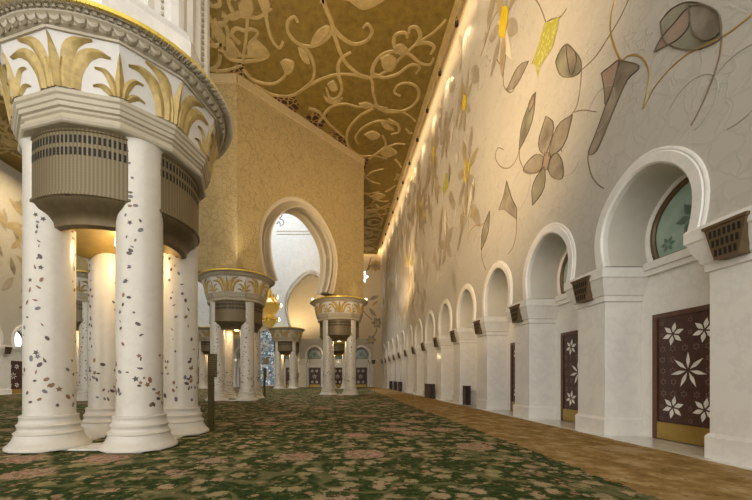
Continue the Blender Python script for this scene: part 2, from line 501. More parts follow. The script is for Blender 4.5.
_, wg2 = win_parts('daylight_glass'); wpane2_me = wg2.build('pane')
protos = [arch_me, niche_me, pier_me, leaf_me, dframe_me, kick_me, wframe_me, wpane_me, wpane2_me]
pm = {o: o.data for o in protos}
datas = [o.data for o in protos]
for o in protos: bpy.data.objects.remove(o)
A_, NI_, PI_, LE_, DF_, KI_, WF_, WP_, WP2_ = datas

cnt = {'door': 0, 'win': 0}
def bay(wall, loc, rot, glass=WP_):
    link('arch_moulding', A_, wall, loc, rot)
    link('niche_surround', NI_, wall, loc, rot)
    cnt['door'] += 1
    d = struct(link('door_%d' % cnt['door'], LE_, None, loc, rot))
    link('door_frame', DF_, d); link('kick_plate', KI_, d)
    cnt['win'] += 1
    w = struct(link('window_%d' % cnt['win'], WF_, None, loc, rot))
    link('pane', glass, w)

# corbel basket (local origin on the pier face, under the impost)
def corbel_meshes():
    a = MB()
    def back(z):
        K = [(3.47, .05), (3.60, .05), (3.63, .09), (3.72, .11), (3.85, .17), (4.02, .22), (4.05, .25), (4.26, .25)]
        for (z0, d0), (z1, d1) in zip(K, K[1:]):
            if z <= z1: return d0 + (d1 - d0) * (z - z0) / (z1 - z0) + .006
        return .256
    def front(z): return .268 + .035 * (z - 3.58) / .62
    def half(z): return .19 + .15 * (z - 3.58) / .62
    zs = (3.58, 3.62, 3.64, 3.72, 3.85, 4.02, 4.06, 4.14, 4.15, 4.20)
    rows = []
    for z in zs:
        w = half(z) + (.02 if z > 4.14 else 0); d = front(z) + (.02 if z > 4.14 else 0)
        rows.append([(-back(z), -w, z), (-d, -w, z), (-d, w, z), (-back(z), w, z)])
    a.grid(rows, 'corbel_brown', close_u=True)
    a.face(rows[0], 'corbel_brown'); a.face(rows[-1], 'corbel_brown')
    g = MB()
    for r_, z in enumerate((3.69, 3.86, 4.03)):
        m = 5 + r_
        w = half(z) * .88
        for i in range(m):
            y = -w + 2 * w * (i + .5) / m; hw = w / m * .62
            g.face([(-front(z - .06) - .004, y - hw, z - .06), (-front(z - .06) - .004, y + hw, z - .06), (-front(z + .06) - .004, y + hw, z + .06), (-front(z + .06) - .004, y - hw, z + .06)], 'slot_black')
    A = a.build('basket'); G = g.build('perforated_front')
    r = A.data, G.data
    bpy.data.objects.remove(A); bpy.data.objects.remove(G)
    return r
CB, CG = corbel_meshes()
ORD = ['first', 'second', 'third', 'fourth', 'fifth', 'sixth', 'seventh', 'eighth', 'ninth', 'tenth', 'eleventh', 'twelfth', 'thirteenth', 'fourteenth']
def corbel(loc, rot, label, group=None):
    # stands just proud of the pier and its impost
    o = empty('corbel_vent', loc, rot); tag(o, label, 'wall bracket', group)
    link('basket', CB, o); link('perforated_front', CG, o)

# ------------------------------------------------------------------ right wall
w = MB()
TW = lambda u, v, h=0.0: (UX - h, u, v)
ys = [Y0 + PITCH * k for k in range(-3, 13)]
ya, yb = ys[0] - 1.8, 55.0
# upper wall, subdivided
ny = 18; nz_ = 5
for i in range(ny):
    for j in range(nz_):
        u0, u1 = ya + (yb - ya) * i / ny, ya + (yb - ya) * (i + 1) / ny
        v0, v1 = 7.4 + (21.8 - 7.4) * j / nz_, 7.4 + (21.8 - 7.4) * (j + 1) / nz_
        w.face([TW(u0, v0), TW(u1, v0), TW(u1, v1), TW(u0, v1)], 'wall_relief')
w.box(4.9, 8.7, ya, yb + 1, 21.6, 21.8, 'wall_relief')
w.box(4.9, 5.0, ya, 52.5, CZ + .35, 21.6, 'wall_relief')
w.box(2.3, 5.0, 52.4, yb + 1, 21.6, 21.8, 'wall_relief')
w.box(2.3, 5.0, 52.4, 52.5, CZ + .35, 21.6, 'wall_relief')
w.box(8.4, 8.6, ya, yb, 0, 21.8, 'white_marble')

def pxw(px, py):
    Y = F * UX / (px - VX)
    return (Y, CH + (VY - py) * Y / F)
CLIP = lambda p: (ya < p[0] < FY and 4.4 < p[1] < CZ + .9)
def arch_hit(p):
    k = round((p[0] - Y0) / PITCH); dy = p[0] - (Y0 + k * PITCH); dz = p[1] - 5.15
    return p[1] < 4.4 or math.hypot(dy, dz) < 1.56
shape_n = 0
def wall_shape(pts, mat, h, M2=lambda p: p):
    q = [M2(p) for p in pts]
    if not all(CLIP(p) and not arch_hit(p) for p in q): return
    global shape_n
    shape_n += 1
    h += (shape_n % 60) * .0004
    w.poly(q, mat, lambda p: TW(p[0], p[1], h))
def wall_stem(pts, wd0, wd1, mat, M2=lambda p: p, h=0.012):
    q = [M2(p) for p in pts]
    run = []
    for p in q + [None]:
        if p is not None and CLIP(p) and not arch_hit(p): run.append(p)
        else:
            if len(run) > 2: ribbon(w, run, wd0, wd1, mat, lambda u, v, hh: TW(u, v, hh), h)
            run = []
Z = lambda ox, oy, s, *p: [(ox + x / s, oy + y / s) for x, y in p]
def leaf_pts(a, b, wd):
    """pointed leaf from a to b on the wall, wd = half width"""
    dx, dy = b[0] - a[0], b[1] - a[1]; L = math.hypot(dx, dy); nx, ny_ = -dy / L, dx / L
    S = [(0, 0), (.12, .35), (.3, .8), (.5, 1), (.68, .85), (.85, .42), (1, 0)]
    return [(a[0] + dx * t + nx * wd * s_, a[1] + dy * t + ny_ * wd * s_) for t, s_ in S] + [(a[0] + dx * t - nx * wd * s_, a[1] + dy * t - ny_ * wd * s_) for t, s_ in S[-2:0:-1]]
W_ = lambda pts: [pxw(*p) for p in pts]
motif_shapes = []   # (points, material, height)
motif_stems = []    # (points, w0, w1, material)
def sh(pts, mat, h=.006, sp=True):
    q = W_(pts)
    if sp:
        q = spline(q + [q[0]], 4)[:-1]
    motif_shapes.append((q, mat, h))
def lf(a, b, wd, mat, h=.006): motif_shapes.append((leaf_pts(pxw(*a), pxw(*b), wd), mat, h))
def st(pts, w0, w1, mat): motif_stems.append((spline(W_(pts), 8), w0, w1, mat))
# the large tulip by the near end
sh([(661, 22), (672, 9), (691, 1.4), (717, 11), (722, 33), (717, 42), (694, 50), (672, 46), (664, 39)], 'petal_olive')
sh([(655, 52), (662, 38), (676, 22), (689, 8), (690, 25), (680, 38), (668, 45)], 'petal_rose', .010)
sh([(690, 6), (705, 5), (718, 16), (720, 33), (706, 40), (693, 30)], 'petal_taupe', .012)
st([(722, 36), (720, 56), (711, 84), (697, 115), (683, 139)], .045, .03, 'stem_brown')
st([(752, 15), (724, 36), (691, 52), (672, 67), (655, 87), (644, 108)], .045, .03, 'stem_gold')
st([(614.6, 0), (611, 18), (611, 33), (615, 48), (621, 60), (628, 56), (636, 55), (644, 60), (649, 72), (648, 86), (643, 109)], .055, .03, 'stem_gold')
st([(630, -3), (619, 20), (608, 38), (596, 56), (583, 69)], .035, .03, 'stem_brown')
# trumpet
sh([(602, 73), (611, 66), (620, 60), (617, 76), (611, 95), (606, 105), (605, 90)], 'petal_rose')
sh([(620, 60), (640, 66), (628, 80), (616, 106), (604, 136), (596, 152), (589, 153), (597, 132), (607, 104), (615, 82)], 'petal_taupe', .009)
st([(590, 150), (588, 159), (592, 176), (600, 186), (608, 190)], .035, .03, 'stem_brown')
# round bud and its stem
sh([(556, 62), (560, 52), (567, 44), (575, 51), (581, 60), (581, 71), (572, 77), (561, 75)], 'petal_olive')
sh([(567, 44), (575, 51), (577, 62), (572, 75), (568, 60)], 'petal_taupe', .010)
st([(582, 68), (580, 90), (576, 108), (566, 122), (560, 140), (562, 152)], .035, .025, 'stem_brown')
# five petalled star flower
lf((546, 156), (546.5, 116), .42, 'petal_taupe'); lf((549, 156), (573, 115), .42, 'petal_taupe', .009)
sh([(545, 158), (537, 154), (527, 163), (524, 171), (531, 174), (541, 170)], 'petal_taupe')
sh([(550, 160), (557, 153), (563, 163), (563, 178), (554, 178), (549, 170)], 'petal_taupe', .009)
lf((545, 166), (533, 205), .40, 'petal_olive'); lf((546, 152), (548, 170), .22, 'petal_rose', .014)
st([(563, 177), (573, 172), (580, 160)], .03, .02, 'stem_faint')
st([(575, 112), (584, 110), (597, 112)], .03, .02, 'stem_brown')
# leaf and curled tendril
lf((536, 92), (519.5, 150), .38, 'petal_olive')
lf((534, 94), (530, 112), .2, 'petal_rose', .012)
st([(519.5, 150), (515, 162), (508, 168), (500, 166), (495.5, 157), (498, 148), (504, 150)], .04, .03, 'stem_brown')
st([(519.5, 150), (520, 160), (525, 170), (532, 173)], .04, .03, 'stem_brown')
# bell
sh([(507, 181), (504, 196), (499, 210), (505, 209), (509, 213), (517, 219), (517, 208), (512, 198)], 'petal_taupe', .006, False)
st([(516.5, 218), (516.5, 232), (513, 247), (508, 254)], .04, .03, 'stem_brown')
lf((490, 211), (481.5, 250), .34, 'petal_olive')
st([(482, 248), (482, 258), (486, 270), (492, 276)], .035, .025, 'stem_brown')
lf((498, 20), (512, 60), .25, 'petal_cream')
# yellow band
sh([(545, 23), (560, 17), (557, 32), (553, 47), (546, 58), (540, 67), (538, 78), (536, 66), (533, 63), (539, 44)], 'yellow_mosaic', .008, False)
st([(567, 8), (560, 17), (546, 23), (538, 48), (532, 64)], .05, .03, 'stem_brown')
st([(520, -4), (536, 0), (546, 22)], .04, .03, 'stem_brown')
st([(497, 60), (503, 70), (504, 86), (512, 92), (521, 74), (528, 62)], .05, .03, 'stem_brown')
lf((529, 61), (507, 90), .3, 'petal_taupe')
st([(510, 26), (507, 45), (504, 70)], .045, .03, 'stem_brown')
# yellow jewels with pale petals
for (px, py, s_) in ((504, 22, 1.0), (467, 172, 1.0), (465, 103, .7), (407, 262, 1.0), (424, 215, .7)):
    Yc, Zc = pxw(px, py)
    for k in range(7):
        a = k * 2 * PI / 7 + .3
        motif_shapes.append((leaf_pts((Yc + .3 * s_ * math.cos(a), Zc + .35 * s_ * math.sin(a)), (Yc + 1.5 * s_ * math.cos(a), Zc + 2.2 * s_ * math.sin(a)), .26 * s_), 'petal_honey' if k % 2 else 'petal_pale', .008 + .001 * k))
    motif_shapes.append((leaf_pts((Yc - .1 * s_, Zc - .75 * s_), (Yc + .1 * s_, Zc + .75 * s_), .42 * s_), 'yellow_core', .022))
# faint engraved circles
for (px, py, r_) in ((600, 110, .5), (520, 190, .7), (690, 108, .5), (735, 90, .6)):
    Yc, Zc = pxw(px, py)
    motif_stems.append(([(Yc + r_ * math.cos(a * PI / 16), Zc + r_ * math.sin(a * PI / 16)) for a in range(2, 26)], .02, .02, 'stem_faint'))
def place_motif(M2):
    for q, m_, h in motif_shapes:
        wall_shape(q, m_, h, M2)
        if m_ in ('petal_taupe', 'petal_olive', 'petal_rose') and q[0][0] < 17: wall_stem(list(q) + [q[0]], .014, .014, 'petal_edge', M2, h + .024)
    for q, a_, b_, m_ in motif_stems: wall_stem(q, a_, b_, m_, M2)
place_motif(lambda p: p)
rnd = random.Random(11)
# the climbing pattern goes on along and up the wall
near_only = [s_ for s_ in motif_shapes if s_[0][0][0] < 17]
near_st = [s_ for s_ in motif_stems if s_[0][0][0] < 17]
def place_near(M2):
    P = {'petal_taupe': 'petal_pale', 'petal_olive': 'petal_pale', 'petal_rose': 'petal_honey', 'petal_gold': 'petal_honey'}
    for q, m_, h in near_only: wall_shape(q, P.get(m_, m_), h, M2)
    for q, a_, b_, m_ in near_st: wall_stem(q, a_, b_, 'stem_gold' if m_ == 'stem_gold' else 'stem_faint', M2)
for dy, dz, mir in ((10.5, 1.2, 1), (11.5, 8.2, -1), (21.5, -.3, -1), (20.5, 7.4, 1), (32, .8, 1), (31, 7.8, -1), (41, .2, -1), (42, 8, 1), (-11, 1, 1), (-10, 7.5, -1), (0.5, 9.3, -1)):
    if mir > 0: place_near(lambda p: (p[0] + dy, p[1] + dz))
    else: place_near(lambda p: (22 - p[0] + dy, p[1] + dz))
for i in range(115):
    Yc = rnd.uniform(17, 53); Zc = rnd.uniform(7.6, 18.5); L = rnd.uniform(.9, 2.6); a = rnd.choice((1, 1, -1)) * rnd.uniform(1.0, 2.0)
    wall_shape(leaf_pts((Yc, Zc), (Yc + L * math.cos(a), Zc + L * math.sin(a)), L * rnd.uniform(.10, .17)), rnd.choice(('petal_pale', 'petal_pale', 'petal_honey', 'petal_honey', 'petal_honey', 'petal_cream')), .03)
# carved star flowers, scattered lightly
for i in range(330):
    Yc = rnd.uniform(5.5, 40); Zc = rnd.uniform(6.5, 19.5); r_ = rnd.uniform(.16, .34)
    pts = []
    for k in range(11):
        a = k * PI / 5 + rnd.uniform(-.05, .05) + i
        rr = r_ if k % 2 == 0 else r_ * .45
        pts.append((Yc + rr * math.cos(a), Zc + rr * math.sin(a)))
    wall_stem(pts, .014, .014, 'stem_faint', h=.004)
wall_r = struct(w.build('wall_right'))
for k, y in enumerate(ys):
    bay(wall_r, (WX, y, 0), 0)
for k in range(len(ys) + 1):
    y = Y0 + PITCH * (k - 3) - 1.8
    link('pier', PI_, wall_r, (WX, y, 0), 0)
    j = k - 3
    if j >= 0 and y < 53:
        if j == 0: t = 'large brown slatted vent bracket on the nearest white pier of the long arcade'
        else: t = 'brown slatted vent bracket on the white arcade pier, %s from the near end' % ORD[j]
        corbel((WX, y, 0), 0, t, 'vent brackets along the arcade')

# ------------------------------------------------------------------ far wall
fw = MB()
TF = lambda u, v, h=0.0: (u, FY + OV - h, v)
xs = [.15 + PITCH * k for k in range(-9, 2)]
xa, xb = xs[0] - 1.8, WX + 1.0
fw.face([TF(xa, 7.4), TF(xb, 7.4), TF(xb, 29), TF(xa, 29)], 'far_relief')
fw.face([TF(xs[-1] + 1.8, 0), TF(xb, 0), TF(xb, 7.4), TF(xs[-1] + 1.8, 7.4)], 'far_relief')
fw.box(xa, xb, FY + 1.3, FY + 1.5, 0, 29, 'white_marble')
def fpx(px, py): return ((px - VX) / F * FY, CH + (VY - py) / F * FY)
for (px, py, r_, m1, m2, nn) in ((375.5, 266, .75, 'petal_gold', 'petal_olive', 8), (362, 277, .8, 'daylight_glass', 'petal_cream', 6), (377, 323, .7, 'petal_olive', 'petal_gold', 6), (371, 340, .65, 'petal_olive', 'petal_gold', 6), (345, 345, .6, 'petal_olive', 'petal_gold', 6)):  # the pale inlaid star borrows the window glow; its brightness is painted emission
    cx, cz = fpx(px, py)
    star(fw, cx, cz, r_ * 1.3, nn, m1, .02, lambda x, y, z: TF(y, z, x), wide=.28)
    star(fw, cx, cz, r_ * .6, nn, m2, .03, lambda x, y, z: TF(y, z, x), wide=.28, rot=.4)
for a, b, wd, m1 in (((359, 285), (361, 297), .35, 'petal_taupe'), ((369, 300), (379, 296), .3, 'petal_taupe'), ((369, 308), (376, 317), .3, 'petal_taupe'), ((367, 271), (371, 265), .2, 'petal_taupe'), ((372, 306), (378, 301), .2, 'petal_gold')):
    fw.poly(leaf_pts(fpx(*a), fpx(*b), wd), m1, lambda p: TF(p[0], p[1], .02))
for pts in ([(371, 258), (369.5, 263), (367, 270), (363, 275)], [(369, 266), (375, 265), (380, 268)], [(376, 318), (377, 328), (374, 336), (371, 340), (364, 345)], [(360, 300), (364, 312), (372, 320)]):
    ribbon(fw, spline([fpx(*p) for p in pts], 6), .14, .1, 'stem_brown', lambda u, v, h: TF(u, v, h + .01), .01)
far = struct(fw.build('wall_far'))
for x in xs:
    bay(far, (x, FY, 0), PI / 2)
for k in range(len(xs) + 1):
    x = xs[0] - 1.8 + PITCH * k
    link('pier', PI_, far, (x, FY, 0), PI / 2)
corbel((xs[-1] + 1.8, FY, 0), PI / 2, 'small dark vent bracket on the far wall beside the room corner', 'vent brackets on the far wall')
corbel((xs[-4] - 1.8 + .0, FY, 0), PI / 2, 'small dark vent bracket on the far wall behind the middle distant column group', 'vent brackets on the far wall')

# tall stained glass window on the far wall
gx0, gx1 = -12.1, -9.5
def tall_win():
    cx = (gx0 + gx1) / 2; hw = (gx1 - gx0) / 2
    pts = [(cx - hw, .4), (cx - hw, 7.2)] + [(cx + hw * math.cos(PI - PI * i / 12), 7.2 + hw * 1.1 * math.sin(PI * i / 12)) for i in range(1, 12)] + [(cx + hw, 7.2), (cx + hw, .4)]
    fr = MB()
    c0 = (cx, 4.2)
    out = [(c0[0] + (p[0] - c0[0]) * 1.16, c0[1] + (p[1] - c0[1]) * 1.05) for p in pts]
    fr.grid([[(p[0], FY - .55, p[1]) for p in pts + [pts[0]]], [(p[0], FY - .62, p[1]) for p in pts + [pts[0]]], [(p[0], FY - .62, p[1]) for p in out + [out[0]]], [(p[0], FY + .2, p[1]) for p in out + [out[0]]]], 'white_marble')
    for z in (3.2, 4.6): fr.box(gx0, gx1, FY - .6, FY - .52, z, z + .16, 'white_marble')
    o = fr.build('window_%d' % (cnt['win'] + 1)); cnt['win'] += 1
    g = MB(); g.poly(pts, 'stained_glass', lambda p: (p[0], FY - .50, p[1])); g.build('pane', o)
    g2 = MB(); star(g2, cx, 3.95, .62, 8, 'gold_leaf', .53, lambda x, y, z: (y, FY - x, z), wide=.3)
    for dz in (-2.2, 2.2):
        star(g2, cx, 3.95 + dz, .9, 6, 'star_white', .53, lambda x, y, z: (y, FY - x, z), wide=.2)
    g2.build('rosette', o)
    return struct(o)
tall_win()

# ------------------------------------------------------------------ left wall
lw = MB()
lys = [32.9 + PITCH * k for k in range(-11, 6)]
l0, l1 = lys[0] - 1.8, lys[-1] + 1.8
lw.face([(LX - OV, l0, 7.4), (LX - OV, l1, 7.4), (LX - OV, l1, 21.8), (LX - OV, l0, 21.8)], 'wall_relief')
lw.box(LX - 1.6, LX - 1.3, l0, l1, 0, 21.8, 'white_marble')
TL = lambda u, v, h=0.0: (LX - OV + h, u, v)
for i in range(60):
    Yc = rnd.uniform(28, 40); Zc = rnd.uniform(8, 18); L = rnd.uniform(.8, 2.2); a = rnd.uniform(0, 6.28)
    lw.poly(leaf_pts((Yc, Zc), (Yc + L * math.cos(a), Zc + L * math.sin(a)), L * .16), rnd.choice(('petal_taupe', 'petal_pale', 'petal_honey', 'petal_honey')), lambda p: TL(p[0], p[1], .01 + i * .0005))
left = struct(lw.build('wall_left'))
for y in lys: bay(left, (LX, y, 0), PI, WP2_)
for k in range(len(lys) + 1): link('pier', PI_, left, (LX, lys[0] - 1.8 + PITCH * k, 0), PI)
corbel((LX, 31.1, 0), PI, 'small brown vent bracket on the distant side wall beside the dark door', None)

# ------------------------------------------------------------------ ceiling
ce = MB()
XC = 6.1
CP = [(-31, -9), (XC, -9), (XC, 53.7), (2.3, 53.7), (2.3, 30.4), (-6.2, 21.9), (-18.8, 21.9), (-18.8, 53.7), (-31, 53.7)]
ce.poly(CP, 'ceiling_gold', lambda p: (p[0], p[1], CZ))
ce.poly(CP, 'ceiling_cream', lambda p: (p[0], p[1], CZ + .35))
for i in range(len(CP)):
    p, q = CP[i - 1], CP[i]
    ce.face([(p[0], p[1], CZ), (q[0], q[1], CZ), (q[0], q[1], CZ + .35), (p[0], p[1], CZ + .35)], 'ceiling_cream')
# stepped edge strip beside the cove
ce.box(XC - .22, XC + .04, -9, 53.7, CZ - .06, CZ, 'ceiling_scroll')
ce.box(2.3, XC, 53.45, 53.72, CZ - .06, CZ, 'ceiling_scroll')
TC = lambda u, v, h=0.0: (u, v, CZ - .005 - h)
HC = CZ - CH
def cpx(zx, zy):      # a point of the scroll pattern
    px, py = 200 + zx / 2.777, zy / 2.777
    Y = HC * F / (VY - py); return ((px - VX) / F * Y, Y)
scroll = [
 [(338, -30), (345, 10), (365, 60), (375, 105), (402, 170), (440, 205), (475, 220), (482, 262), (500, 300), (555, 308), (592, 330), (600, 352), (585, 370), (570, 355)],
 [(368, 85), (345, 112), (310, 128), (272, 120), (246, 92), (244, 60), (262, 46), (272, 62)],
 [(366, 72), (395, 105), (430, 122), (462, 112), (478, 88), (466, 66), (452, 78)],
 [(150, 235), (200, 262), (255, 265), (300, 238), (345, 216), (385, 206), (430, 208), (470, 216), (520, 196), (560, 158), (600, 122), (650, 88), (690, 45), (716, -8)],
 [(478, 216), (482, 182), (505, 152), (540, 142), (580, 150), (612, 175), (640, 178), (650, 158)],
 [(548, 148), (538, 118), (545, 95), (570, 90), (576, 105)],
 [(602, 122), (612, 98), (602, 76), (584, 76), (580, 92)],
 [(600, 122), (630, 118), (650, 130), (640, 150)],
 [(482, 205), (510, 215), (548, 205), (585, 180), (610, 185), (600, 205)],
 [(278, 122), (305, 150), (318, 190), (312, 222), (290, 242)],
 [(480, 290), (520, 310), (570, 305), (602, 280), (606, 248), (580, 230), (550, 236), (540, 256), (556, 266)],
 [(330, 340), (360, 300), (400, 288), (440, 296), (480, 294), (520, 300)],
 [(385, 206), (384, 180), (396, 158), (420, 144)], [(384, 208), (394, 240), (385, 268), (362, 272), (350, 240)],
 [(482, 300), (440, 325), (410, 365), (412, 405), (445, 432), (480, 432), (520, 440)],
 [(550, 345), (500, 335), (455, 352), (432, 380), (440, 400)],
 [(22, 40), (38, 68), (62, 68), (72, 45), (60, 30)], [(60, 68), (90, 40), (125, 30)], [(130, -20), (132, 40), (128, 100), (118, 175)],
 [(120, 170), (80, 160), (56, 118), (84, 118), (112, 150)], [(120, 170), (165, 165), (190, 150), (160, 118), (128, 132)],
 [(110, 120), (88, 95), (100, 78), (124, 84), (140, 80), (160, 88), (150, 110)],
 [(118, 190), (150, 222), (200, 232), (234, 212), (240, 180)], [(20, 190), (60, 196), (118, 180)],
 [(180, -10), (186, 60), (200, 108), (220, 132), (232, 112)], [(60, 40), (90, 50), (120, 40), (160, 48), (200, 20)], [(90, 30), (80, 0), (96, -20)],
 [(470, 440), (500, 420), (540, 400), (570, 400)], [(512, 440), (516, 400), (505, 372)], [(455, 440), (450, 470), (470, 500), (500, 510)], [(540, 440), (560, 470), (540, 500)],
 [(300, 300), (330, 310), (360, 345), (400, 380)], [(520, 330), (548, 345), (552, 365), (530, 372)],
]
leaves_c = [
 [(305, 124), (318, 92), (345, 70), (362, 76), (350, 100), (330, 120)], [(272, 130), (296, 142), (306, 176), (288, 170), (276, 150)],
 [(395, -20), (420, 8), (452, 26), (490, 14), (525, -14), (470, -34)], [(222, 172), (238, 162), (262, 172), (258, 196), (240, 206), (230, 190)],
 [(70, 100), (96, 118), (104, 160), (76, 150)], [(150, 100), (132, 122), (136, 158), (190, 150)], [(104, 10), (128, -14), (150, 12), (140, 46), (112, 46)], [(160, 0), (176, -20), (196, 10), (180, 40)],
 [(500, 160), (524, 148), (548, 168), (536, 196), (510, 192)], [(455, 372), (480, 362), (502, 376), (478, 388)], [(500, 336), (524, 344), (540, 362), (512, 354)], [(492, 420), (520, 404), (548, 424), (518, 436)], [(352, 232), (372, 222), (384, 246), (366, 252)],
 [(340, 262), (352, 282), (380, 288), (398, 270), (372, 276)], [(536, 128), (560, 120), (580, 140), (556, 152)], [(440, 286), (462, 282), (482, 292), (458, 300)],
]
def scroll_copy(M2, minlen=2):
    for ci, cv in enumerate(scroll):
        q = [M2(p) for p in spline([cpx(*p) for p in cv], 6)]
        run = []
        for p in q + [None]:
            if p is not None and inside(p, CP) and p[0] < XC - .3: run.append(p)
            else:
                if len(run) > minlen: ribbon(ce, run, .26, .15, 'ceiling_scroll', TC, .03 + .0012 * ci)
                run = []
    for i, lfp in enumerate(leaves_c):
        q = [M2(p) for p in [cpx(*p) for p in lfp]]
        if all(inside(p, CP) and p[0] < XC - .3 for p in q):
            q = spline(q + [q[0]], 4)[:-1]
            cx = sum(p[0] for p in q) / len(q); cy = sum(p[1] for p in q) / len(q)
            rows = [[TC(cx + (p[0] - cx) * s_, cy + (p[1] - cy) * s_, h) for p in q] for s_, h in ((1, 0), (.9, .075), (.62, .08), (.5, .070), (.2, .074), (.02, .076))]
            ce.grid(rows, 'ceiling_scroll', close_u=True)
scroll_copy(lambda p: p)
YM = 33.0
scroll_copy(lambda p: (p[0], 2 * YM - p[1]))
scroll_copy(lambda p: (p[0], p[1] + 19.5)); scroll_copy(lambda p: (p[0] + .5, 66 + 15 - p[1]))
scroll_copy(lambda p: (p[0], 2 * 17.4 - p[1])); scroll_copy(lambda p: (-12 - p[0], 2 * 17.4 - p[1])); scroll_copy(lambda p: (-12.5 - p[0], p[1] - 1))
scroll_copy(lambda p: (p[0] - 24.5, p[1] + 2)); scroll_copy(lambda p: (p[0] - 21.5, p[1] + 8)); scroll_copy(lambda p: (p[0], p[1] - 22)); scroll_copy(lambda p: (p[0] - 24.5, 2 * 17.4 - p[1]))
# dark fretwork insets along the diagonal wall
def fret(zpts):
    q = [cpx(*p) for p in zpts]
    ce.poly(q, 'fretwork', lambda p: TC(p[0], p[1], .012))
fret([(158, 250), (200, 262), (262, 268), (276, 292), (268, 312), (250, 314), (200, 285)])
fret([(288, 338), (300, 315), (356, 308), (350, 342), (330, 360)])
fret([(352, 372), (372, 362), (396, 372), (412, 405), (408, 412)])
fret([(40, 205), (110, 172), (122, 178), (130, 212), (80, 214)])
fret([(440, 450), (470, 436), (458, 470), (452, 500), (440, 500)])
ceil = struct(ce.build('ceiling'))

# ------------------------------------------------------------------ arch walls over the column groups
ZB = 8.07
def arch_wall(name, A, B, t, zt, mat, r, cz, tip=.35, shift=0.0, zlow=ZB, soffit='arch_stone', narrow=.55, ch=.42):
    """slab standing left of its face line A -> B (face first), with a horseshoe opening"""
    L = math.hypot(B[0] - A[0], B[1] - A[1]); ux, uy = (B[0] - A[0]) / L, (B[1] - A[1]) / L
    nx, ny_ = -uy, ux
    T = lambda s_, d, z: (A[0] + ux * s_ + nx * d, A[1] + uy * s_ + ny_ * d, z)
    m = L / 2 + shift
    # horseshoe: full circle flanks, pointed crown
    a0 = .95; hw = r * math.cos(a0)
    lowc = cz - r * math.sin(a0)
    pts = []
    n_ = 44
    for i in range(n_ + 1):
        a = (PI + a0) - (PI + 2 * a0) * i / n_
        x_, z_ = r * math.cos(a), r * math.sin(a)
        if z_ < 0:      # the flanks close in only a little towards the springing
            t = -z_ / (r * math.sin(a0)); z_ = -(cz - zlow) * t; x_ = math.copysign(r - narrow * t * t, x_)
        pts.append((m + x_, cz + z_ + (tip * max(0, math.sin(a)) ** 6)))
    pts[0] = (pts[0][0], zlow); pts[-1] = (pts[-1][0], zlow)
    nr = normals(pts)
    prof = [(ch, 0), (ch * .96, .06), (ch * .72, .10), (ch * .66, .10), (ch * .60, .20), (ch * .28, .42), (ch * .08, .66), (0, .85), (0, .95), (.06, 1.0), (.06, 1.15), (0, 1.2), (0, t - 1.2), (.06, t - 1.15), (.06, t - 1.0), (0, t - .95), (0, t - .5), (.12, t - .22), (ch * .8, t - .1), (ch, t)]
    ol = [(p[0] + q[0] * ch, max(zlow, p[1] + q[1] * ch)) for p, q in zip(pts, nr)]
    ol[0] = (ol[0][0], zlow); ol[-1] = (ol[-1][0], zlow)
    b = MB()
    face = [(0, zlow)] + ol + [(L, zlow), (L, zt), (0, zt)]
    for d in (0, t): b.poly(face, mat, lambda p: T(p[0], d, p[1]))
    rows = []
    for off, d in prof:
        rows.append([T(p[0] + q[0] * off, d, max(zlow, p[1] + q[1] * off)) for p, q in zip(pts, nr)])
    b.grid(rows, soffit)
    for s_ in (0, L): b.face([T(s_, 0, zlow), T(s_, t, zlow), T(s_, t, zt), T(s_, 0, zt)], mat)
    b.face([T(0, 0, zt), T(L, 0, zt), T(L, t, zt), T(0, t, zt)], mat)
    b.face([T(0, 0, zlow), T(ol[0][0], 0, zlow), T(ol[0][0], t, zlow), T(0, t, zlow)], mat)
    b.face([T(L, 0, zlow), T(ol[-1][0], 0, zlow), T(ol[-1][0], t, zlow), T(L, t, zlow)], mat)
    return b, T
b, T = arch_wall('wall_diagonal', (-6.2, 21.9), (2.3, 30.4), 3.6, CZ + .02, 'diag_relief', 2.82, 10.6, .25, -.80, ch=.80)
# a plain band under the ceiling and down the outer corner
b.box(0.0, 12.02, -.10, .0, 19.75, CZ, 'sand_band', lambda p: T(*p))
struct(b.build('wall_diagonal', smooth=30))
b, T = arch_wall('wall_middle', (-18.8, 21.9), (-6.2, 21.9), 3.6, CZ + .02, 'side_relief', 2.82, 10.6, .25, .3, ch=.80)
b.box(0.0, 12.6, -.10, 0, 19.75, CZ, 'sand_band', lambda p: T(*p))
struct(b.build('wall_middle', smooth=30))
b, T = arch_wall('wall_inner', (2.3, 30.4), (2.3, 49.8), 3.6, 29, 'diag_relief', 5.2, 12.2, .4, 0)
struct(b.build('wall_inner', smooth=30))
b, T = arch_wall('wall_back', (-7.9, 46.2), (2.3, 46.2), 3.6, 29, 'dome_relief', 3.2, 11.0, .9, -.57, soffit='white_marble')
# dark brush lettering and a fine line high on the white wall
for pts in ([(-7.8, 22.9), (-7.5, 23.1), (-7.2, 22.7), (-7.5, 22.3), (-7.1, 22.1), (-7.0, 21.6), (-7.5, 21.3)], [(-7.9, 21.6), (-7.6, 21.9), (-7.4, 21.5)]):
    ribbon(b, spline(pts, 6), .2, .12, 'inlay_grey', lambda u, v, h: (u, 46.2 - h - .005, v), .01)
for z in (20.6, 20.2): b.box(-7.9, 2.0, 46.16, 46.2, z, z + .1, 'cream_moulding')
struct(b.build('wall_back', smooth=30))
b, T = arch_wall('wall_rear', (-18.8, 46.2), (-7.9, 46.2), 3.6, 29, 'dome_relief', 2.95, 11.0, .9, 1.8, soffit='white_marble')
struct(b.build('wall_rear', smooth=30))
b, T = arch_wall('wall_aisle', (-18.8, 49.8), (-18.8, 21.9), 3.6, 29, 'dome_relief', 6.0, 12.6, .5, 0)
struct(b.build('wall_aisle', smooth=30))
b = MB()
